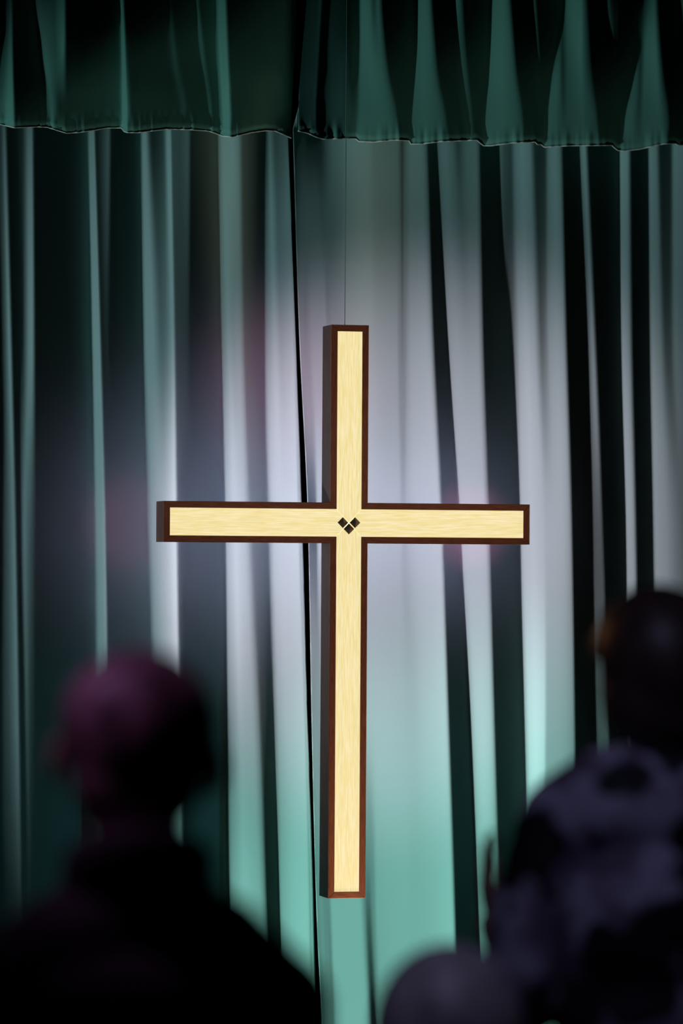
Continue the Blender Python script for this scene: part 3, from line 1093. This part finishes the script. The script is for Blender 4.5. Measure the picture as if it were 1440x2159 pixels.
# ---- man in the dark suit, lower left
def person_man():
    D = 5.15
    p = at_depth(292, 1385, D)
    Hm = p.z
    root = empty('person', (p.x, p.y, 0), -ALPHA * 0.6)
    tag(root, 'blurred person in a dark suit seen from behind at lower left, with short thin hair', 'person')
    hc = Vector((0, 0.02, Hm - 0.120))
    sh = Hm - 0.372
    bm = bmesh.new()
    rot = head_shape(bm, hc, 0.088, 0.100, 0.122, turn=0.12, tilt=0.05)
    limb(bm, [(0, 0.0, Hm - 0.17), (0, -0.012, Hm - 0.25), (0, -0.02, Hm - 0.31)], (0.056, 0.057, 0.066))
    ell(bm, (0, -0.01, sh - 0.02), (0.165, 0.085, 0.075))
    ell(bm, (0, 0.0, sh - 0.17), (0.155, 0.105, 0.20))
    ell(bm, (0, 0.0, sh - 0.42), (0.135, 0.10, 0.18))
    ell(bm, (0, -0.01, 0.88), (0.15, 0.11, 0.13))
    limb(bm, [(0, -0.02, Hm - 0.30), (-0.10, -0.02, sh + 0.005), (-0.165, -0.015, sh - 0.035)], (0.055, 0.045, 0.048))
    limb(bm, [(0, -0.02, Hm - 0.30), (0.10, -0.02, sh + 0.005), (0.165, -0.015, sh - 0.035)], (0.055, 0.045, 0.048))
    for s in (-1, 1):
        limb(bm, [(s * 0.172, -0.015, sh - 0.045), (s * 0.210, -0.03, sh - 0.31), (s * 0.208, 0.04, sh - 0.55)], (0.050, 0.040, 0.027))
        hand(bm, (s * 0.208, 0.045, sh - 0.56), (0, 0.12, -1), (-s, 0, 0), 1.0, 0.3, -1 * s if False else (1 if s < 0 else -1))
    lower_body(bm, 0.85)
    bake('body', bm, SKIN1, root, 0.005, 4)
    # jacket
    bm = bmesh.new()
    limb(bm, [(0, -0.025, sh + 0.055), (-0.10, -0.025, sh + 0.022), (-0.158, -0.018, sh - 0.035)], (0.072, 0.066, 0.064))
    limb(bm, [(0, -0.025, sh + 0.055), (0.10, -0.025, sh + 0.022), (0.158, -0.018, sh - 0.035)], (0.072, 0.066, 0.064))
    ell(bm, (0, -0.01, sh - 0.03), (0.185, 0.108, 0.09))
    ell(bm, (0, 0.0, sh - 0.19), (0.180, 0.128, 0.23))
    ell(bm, (0, 0.0, sh - 0.42), (0.168, 0.125, 0.22))
    ell(bm, (0, -0.01, sh - 0.60), (0.182, 0.135, 0.17))
    for s in (-1, 1):
        limb(bm, [(s * 0.172, -0.015, sh - 0.045), (s * 0.210, -0.03, sh - 0.31), (s * 0.208, 0.038, sh - 0.535)], (0.066, 0.055, 0.042))
    for k in range(24):
        a = 2 * math.pi * k / 24
        ell(bm, (0.078 * math.cos(a), -0.022 + 0.076 * math.sin(a), Hm - 0.256 - 0.030 * math.sin(a)), (0.018, 0.018, 0.034), sub=2)
    bake('jacket', bm, SUIT, root, 0.008, 6)
    bm = bmesh.new()
    # shirt collar ring
    for k in range(24):
        a = 2 * math.pi * k / 24
        ell(bm, (0.062 * math.cos(a), -0.018 + 0.064 * math.sin(a), Hm - 0.240 - 0.020 * math.sin(a)), (0.012, 0.012, 0.020), sub=2)
    tag(bake('collar', bm, SHIRT, root, 0.005, 3), 'pale shirt collar')
    bm = bmesh.new()
    hair_cap(bm, hc, rot, 0.088, 0.100, 0.122, nape=-0.060, thick=0.008)
    for sx in (-1, 1):
        ell(bm, hc + Vector((sx * 0.028, -0.020, 0.040)), (0.068, 0.080, 0.076))
    ell(bm, hc + Vector((0, -0.045, -0.028)), (0.080, 0.055, 0.066))
    bake('hair', bm, HAIR1, root, 0.005, 5)
    trousers(root, 0.85, TROUS)
    shoes(root)
    return root


def person_woman():
    D = 6.5
    p = at_depth(1388, 1266, D)
    Hm = p.z
    root = empty('person', (p.x, p.y, 0), -ALPHA * 0.6)
    tag(root, 'short-haired person in a floral print blouse at the right edge, one hand raised', 'person')
    hc = Vector((0, 0.02, Hm - 0.118))
    sh = Hm - 0.290
    sc = 0.00125 * D / 11.25
    bm = bmesh.new()
    rot = head_shape(bm, hc, 0.074, 0.093, 0.114, turn=0.25, tilt=0.0)
    limb(bm, [(0, 0.0, Hm - 0.17), (0, -0.01, Hm - 0.24), (0, -0.015, Hm - 0.30)], (0.047, 0.048, 0.056))
    ell(bm, (0, -0.01, sh - 0.03), (0.140, 0.078, 0.07))
    ell(bm, (0, 0.0, sh - 0.17), (0.135, 0.095, 0.18))
    ell(bm, (0, 0.0, sh - 0.38), (0.120, 0.09, 0.16))
    ell(bm, (0, -0.01, 0.90), (0.155, 0.11, 0.13))
    for s in (-1, 1):
        limb(bm, [(0, -0.02, Hm - 0.29), (s * 0.09, -0.02, sh + 0.010), (s * 0.15, -0.015, sh - 0.025)], (0.048, 0.040, 0.046))
    # left arm: elbow down, forearm up and forward, hand raised
    el = Vector((-0.205, -0.01, sh - 0.285))
    wr = Vector((-0.235, 0.14, sh - 0.215))
    limb(bm, [(-0.155, -0.015, sh - 0.03), el], (0.043, 0.036))
    limb(bm, [el, (el + wr) / 2 + Vector((0, 0, -.004)), wr], (0.036, 0.034, 0.023))
    hand(bm, wr + Vector((0, 0.005, 0.003)), (-0.10, 0.45, 0.85), (0.9, -0.1, 0.1), 0.92, 0.22, -1, 0.16)
    el2 = Vector((0.205, -0.01, sh - 0.285))
    wr2 = Vector((0.12, 0.19, sh - 0.20))
    limb(bm, [(0.155, -0.015, sh - 0.03), el2], (0.043, 0.036))
    limb(bm, [el2, wr2], (0.035, 0.023))
    hand(bm, wr2, (-0.5, 0.5, 0.5), (-0.3, -0.6, 0.6), 0.92, 0.4, 1)
    lower_body(bm, 0.86, r=(0.088, 0.055, 0.036))
    bake('body', bm, SKIN2, root, 0.005, 3)
    # blouse with wide short sleeves
    bm = bmesh.new()
    for s in (-1, 1):
        limb(bm, [(0, -0.02, sh + 0.020), (s * 0.08, -0.02, sh + 0.012), (s * 0.150, -0.015, sh - 0.035)], (0.060, 0.060, 0.062))
    limb(bm, [(-0.155, -0.015, sh - 0.045), (-0.195, -0.015, sh - 0.20), (-0.208, -0.01, sh - 0.315)], (0.064, 0.066, 0.066))
    limb(bm, [(0.155, -0.015, sh - 0.045), (0.190, -0.015, sh - 0.20), (0.205, -0.01, sh - 0.29)], (0.064, 0.064, 0.064))
    ell(bm, (0, -0.01, sh - 0.03), (0.160, 0.100, 0.085))
    ell(bm, (0, 0.0, sh - 0.19), (0.165, 0.118, 0.20))
    ell(bm, (0, 0.0, sh - 0.38), (0.155, 0.115, 0.20))
    ell(bm, (0, -0.01, sh - 0.56), (0.185, 0.135, 0.17))
    bake('blouse', bm, FLORAL, root, 0.008, 6,
         lambda co: co + Vector((1, 1, 1)) * 0.004 * noise.noise(co * 14))
    bm = bmesh.new()
    hair_cap(bm, hc, rot, 0.074, 0.093, 0.114, nape=-0.085, thick=0.028)
    ell(bm, hc + Vector((0, -0.050, -0.030)), (0.090, 0.060, 0.085))
    ell(bm, hc + Vector((0, -0.040, -0.085)), (0.062, 0.045, 0.045))
    bake('hair', bm, HAIR2, root, 0.006, 6)
    trousers(root, 0.86, TROUS, waist=0.16)
    shoes(root)
    return root


def person_seated():
    D = 5.75
    p = at_depth(950, 2026, D)
    Ht = p.z
    root = empty('person', (p.x, p.y, 0), -ALPHA * 0.6)
    tag(root, 'seated person at the bottom edge, only the top of a grey-haired head showing', 'person')
    hc = Vector((0, 0.02, Ht - 0.120))
    sh = Ht - 0.37
    seat = 0.46
    bm = bmesh.new()
    rot = head_shape(bm, hc, 0.080, 0.100, 0.118)
    limb(bm, [(0, 0.0, Ht - 0.17), (0, -0.01, Ht - 0.25), (0, -0.015, Ht - 0.31)], (0.052, 0.053, 0.06))
    ell(bm, (0, -0.01, sh - 0.03), (0.155, 0.085, 0.075))
    ell(bm, (0, 0.0, sh - 0.18), (0.150, 0.10, 0.20))
    ell(bm, (0, 0.0, seat + 0.15), (0.15, 0.115, 0.14))
    for s in (-1, 1):
        limb(bm, [(0, -0.02, Ht - 0.30), (s * 0.09, -0.02, sh + 0.01), (s * 0.165, -0.015, sh - 0.02)], (0.05, 0.042, 0.05))
        limb(bm, [(s * 0.17, -0.015, sh - 0.03), (s * 0.21, 0.02, sh - 0.28), (s * 0.11, 0.26, seat + 0.19)], (0.048, 0.038, 0.026))
        hand(bm, (s * 0.11, 0.26, seat + 0.185), (-s * 0.3, 1, -0.1), (0, 0, -1), 1.0, 0.25, 1 if s < 0 else -1)
        limb(bm, [(s * 0.09, 0.0, seat + 0.085), (s * 0.10, 0.42, seat + 0.075), (s * 0.10, 0.43, 0.09)], (0.080, 0.058, 0.038))
        ell(bm, (s * 0.10, 0.49, 0.04), (0.04, 0.11, 0.035))
    bake('body', bm, SKIN1, root, 0.005, 4)
    bm = bmesh.new()
    ell(bm, (0, -0.01, sh - 0.03), (0.172, 0.10, 0.085))
    ell(bm, (0, 0.0, sh - 0.20), (0.170, 0.118, 0.22))
    ell(bm, (0, 0.0, seat + 0.18), (0.172, 0.13, 0.14))
    for s in (-1, 1):
        limb(bm, [(0, -0.02, sh + 0.04), (s * 0.09, -0.02, sh + 0.015), (s * 0.165, -0.015, sh - 0.025)], (0.058, 0.055, 0.062))
        limb(bm, [(s * 0.17, -0.015, sh - 0.035), (s * 0.213, 0.02, sh - 0.28), (s * 0.12, 0.24, seat + 0.195)], (0.061, 0.050, 0.036))
    bake('sweater', bm, KNIT, root, 0.009, 6)
    bm = bmesh.new()
    hair_cap(bm, hc, rot, 0.080, 0.100, 0.118, nape=-0.055, thick=0.024)
    bake('hair', bm, HAIR3, root, 0.006, 6)
    bm = bmesh.new()
    ell(bm, (0, 0, seat + 0.10), (0.165, 0.125, 0.10))
    for s in (-1, 1):
        limb(bm, [(s * 0.09, 0.0, seat + 0.095), (s * 0.10, 0.42, seat + 0.075), (s * 0.10, 0.43, 0.12)], (0.093, 0.073, 0.058))
    bake('trousers', bm, TROUS, root, 0.010, 5)
    for s in (-1, 1):
        bm = bmesh.new()
        ell(bm, (s * 0.10, 0.49, 0.045), (0.048, 0.135, 0.042))
        bake('shoe', bm, SHOE, root, 0.008, 4, lambda co: Vector((co.x, co.y, max(co.z, 0.0))))
    # the chair under this person
    ch = empty('chair', (p.x, p.y, 0), -ALPHA * 0.6)
    tag(ch, 'black chair under the seated grey-haired person, hidden below the bottom edge', 'chair')
    bm = bmesh.new()
    box(bm, -0.21, 0.21, -0.19, 0.24, 0.43, 0.457)
    bevel(bm_obj('seat', bm, M['steel'], ch), 0.01)
    bm = bmesh.new()
    box(bm, -0.20, 0.20, -0.215, -0.195, 0.60, 0.84)
    bevel(bm_obj('backrest', bm, M['steel'], ch), 0.008)
    for sx in (-1, 1):
        for sy in (-0.205, 0.22):
            bm = bmesh.new()
            top_z = 0.84 if sy < 0 else 0.43
            tube(bm, [Vector((sx * 0.20, sy, 0)), Vector((sx * 0.20, sy, top_z))], 0.011, 10)
            bm_obj('leg', bm, M['steel'], ch)
    return root


man = person_man()
woman = person_woman()
seated = person_seated()

# dim coloured house lights on the audience, aimed down so they end on the floor
mh = man.location
spot('house_magenta', (mh.x - 1.5, mh.y + 0.1, 4.2), (mh.x - 0.13, mh.y, 1.68), 130, (0.95, 0.36, 0.95), 7.5, 1.0, 0.1)
wh = woman.location
spot('house_violet', (wh.x - 1.2, wh.y - 2.6, 4.2), (wh.x, wh.y, 1.2), 62, (0.52, 0.54, 1.0), 24, 1.0, 0.2)
spot('house_amber', (wh.x - 1.3, wh.y + 2.3, 2.3), (wh.x - 0.05, wh.y, 1.58), 9, (1.0, 0.42, 0.16), 10, 1.0, 0.1)
sh_ = seated.location
spot('house_lilac', (sh_.x - 0.8, sh_.y - 1.6, 4.0), (sh_.x, sh_.y, 1.15), 60, (0.60, 0.55, 1.0), 10, 1.0, 0.2)
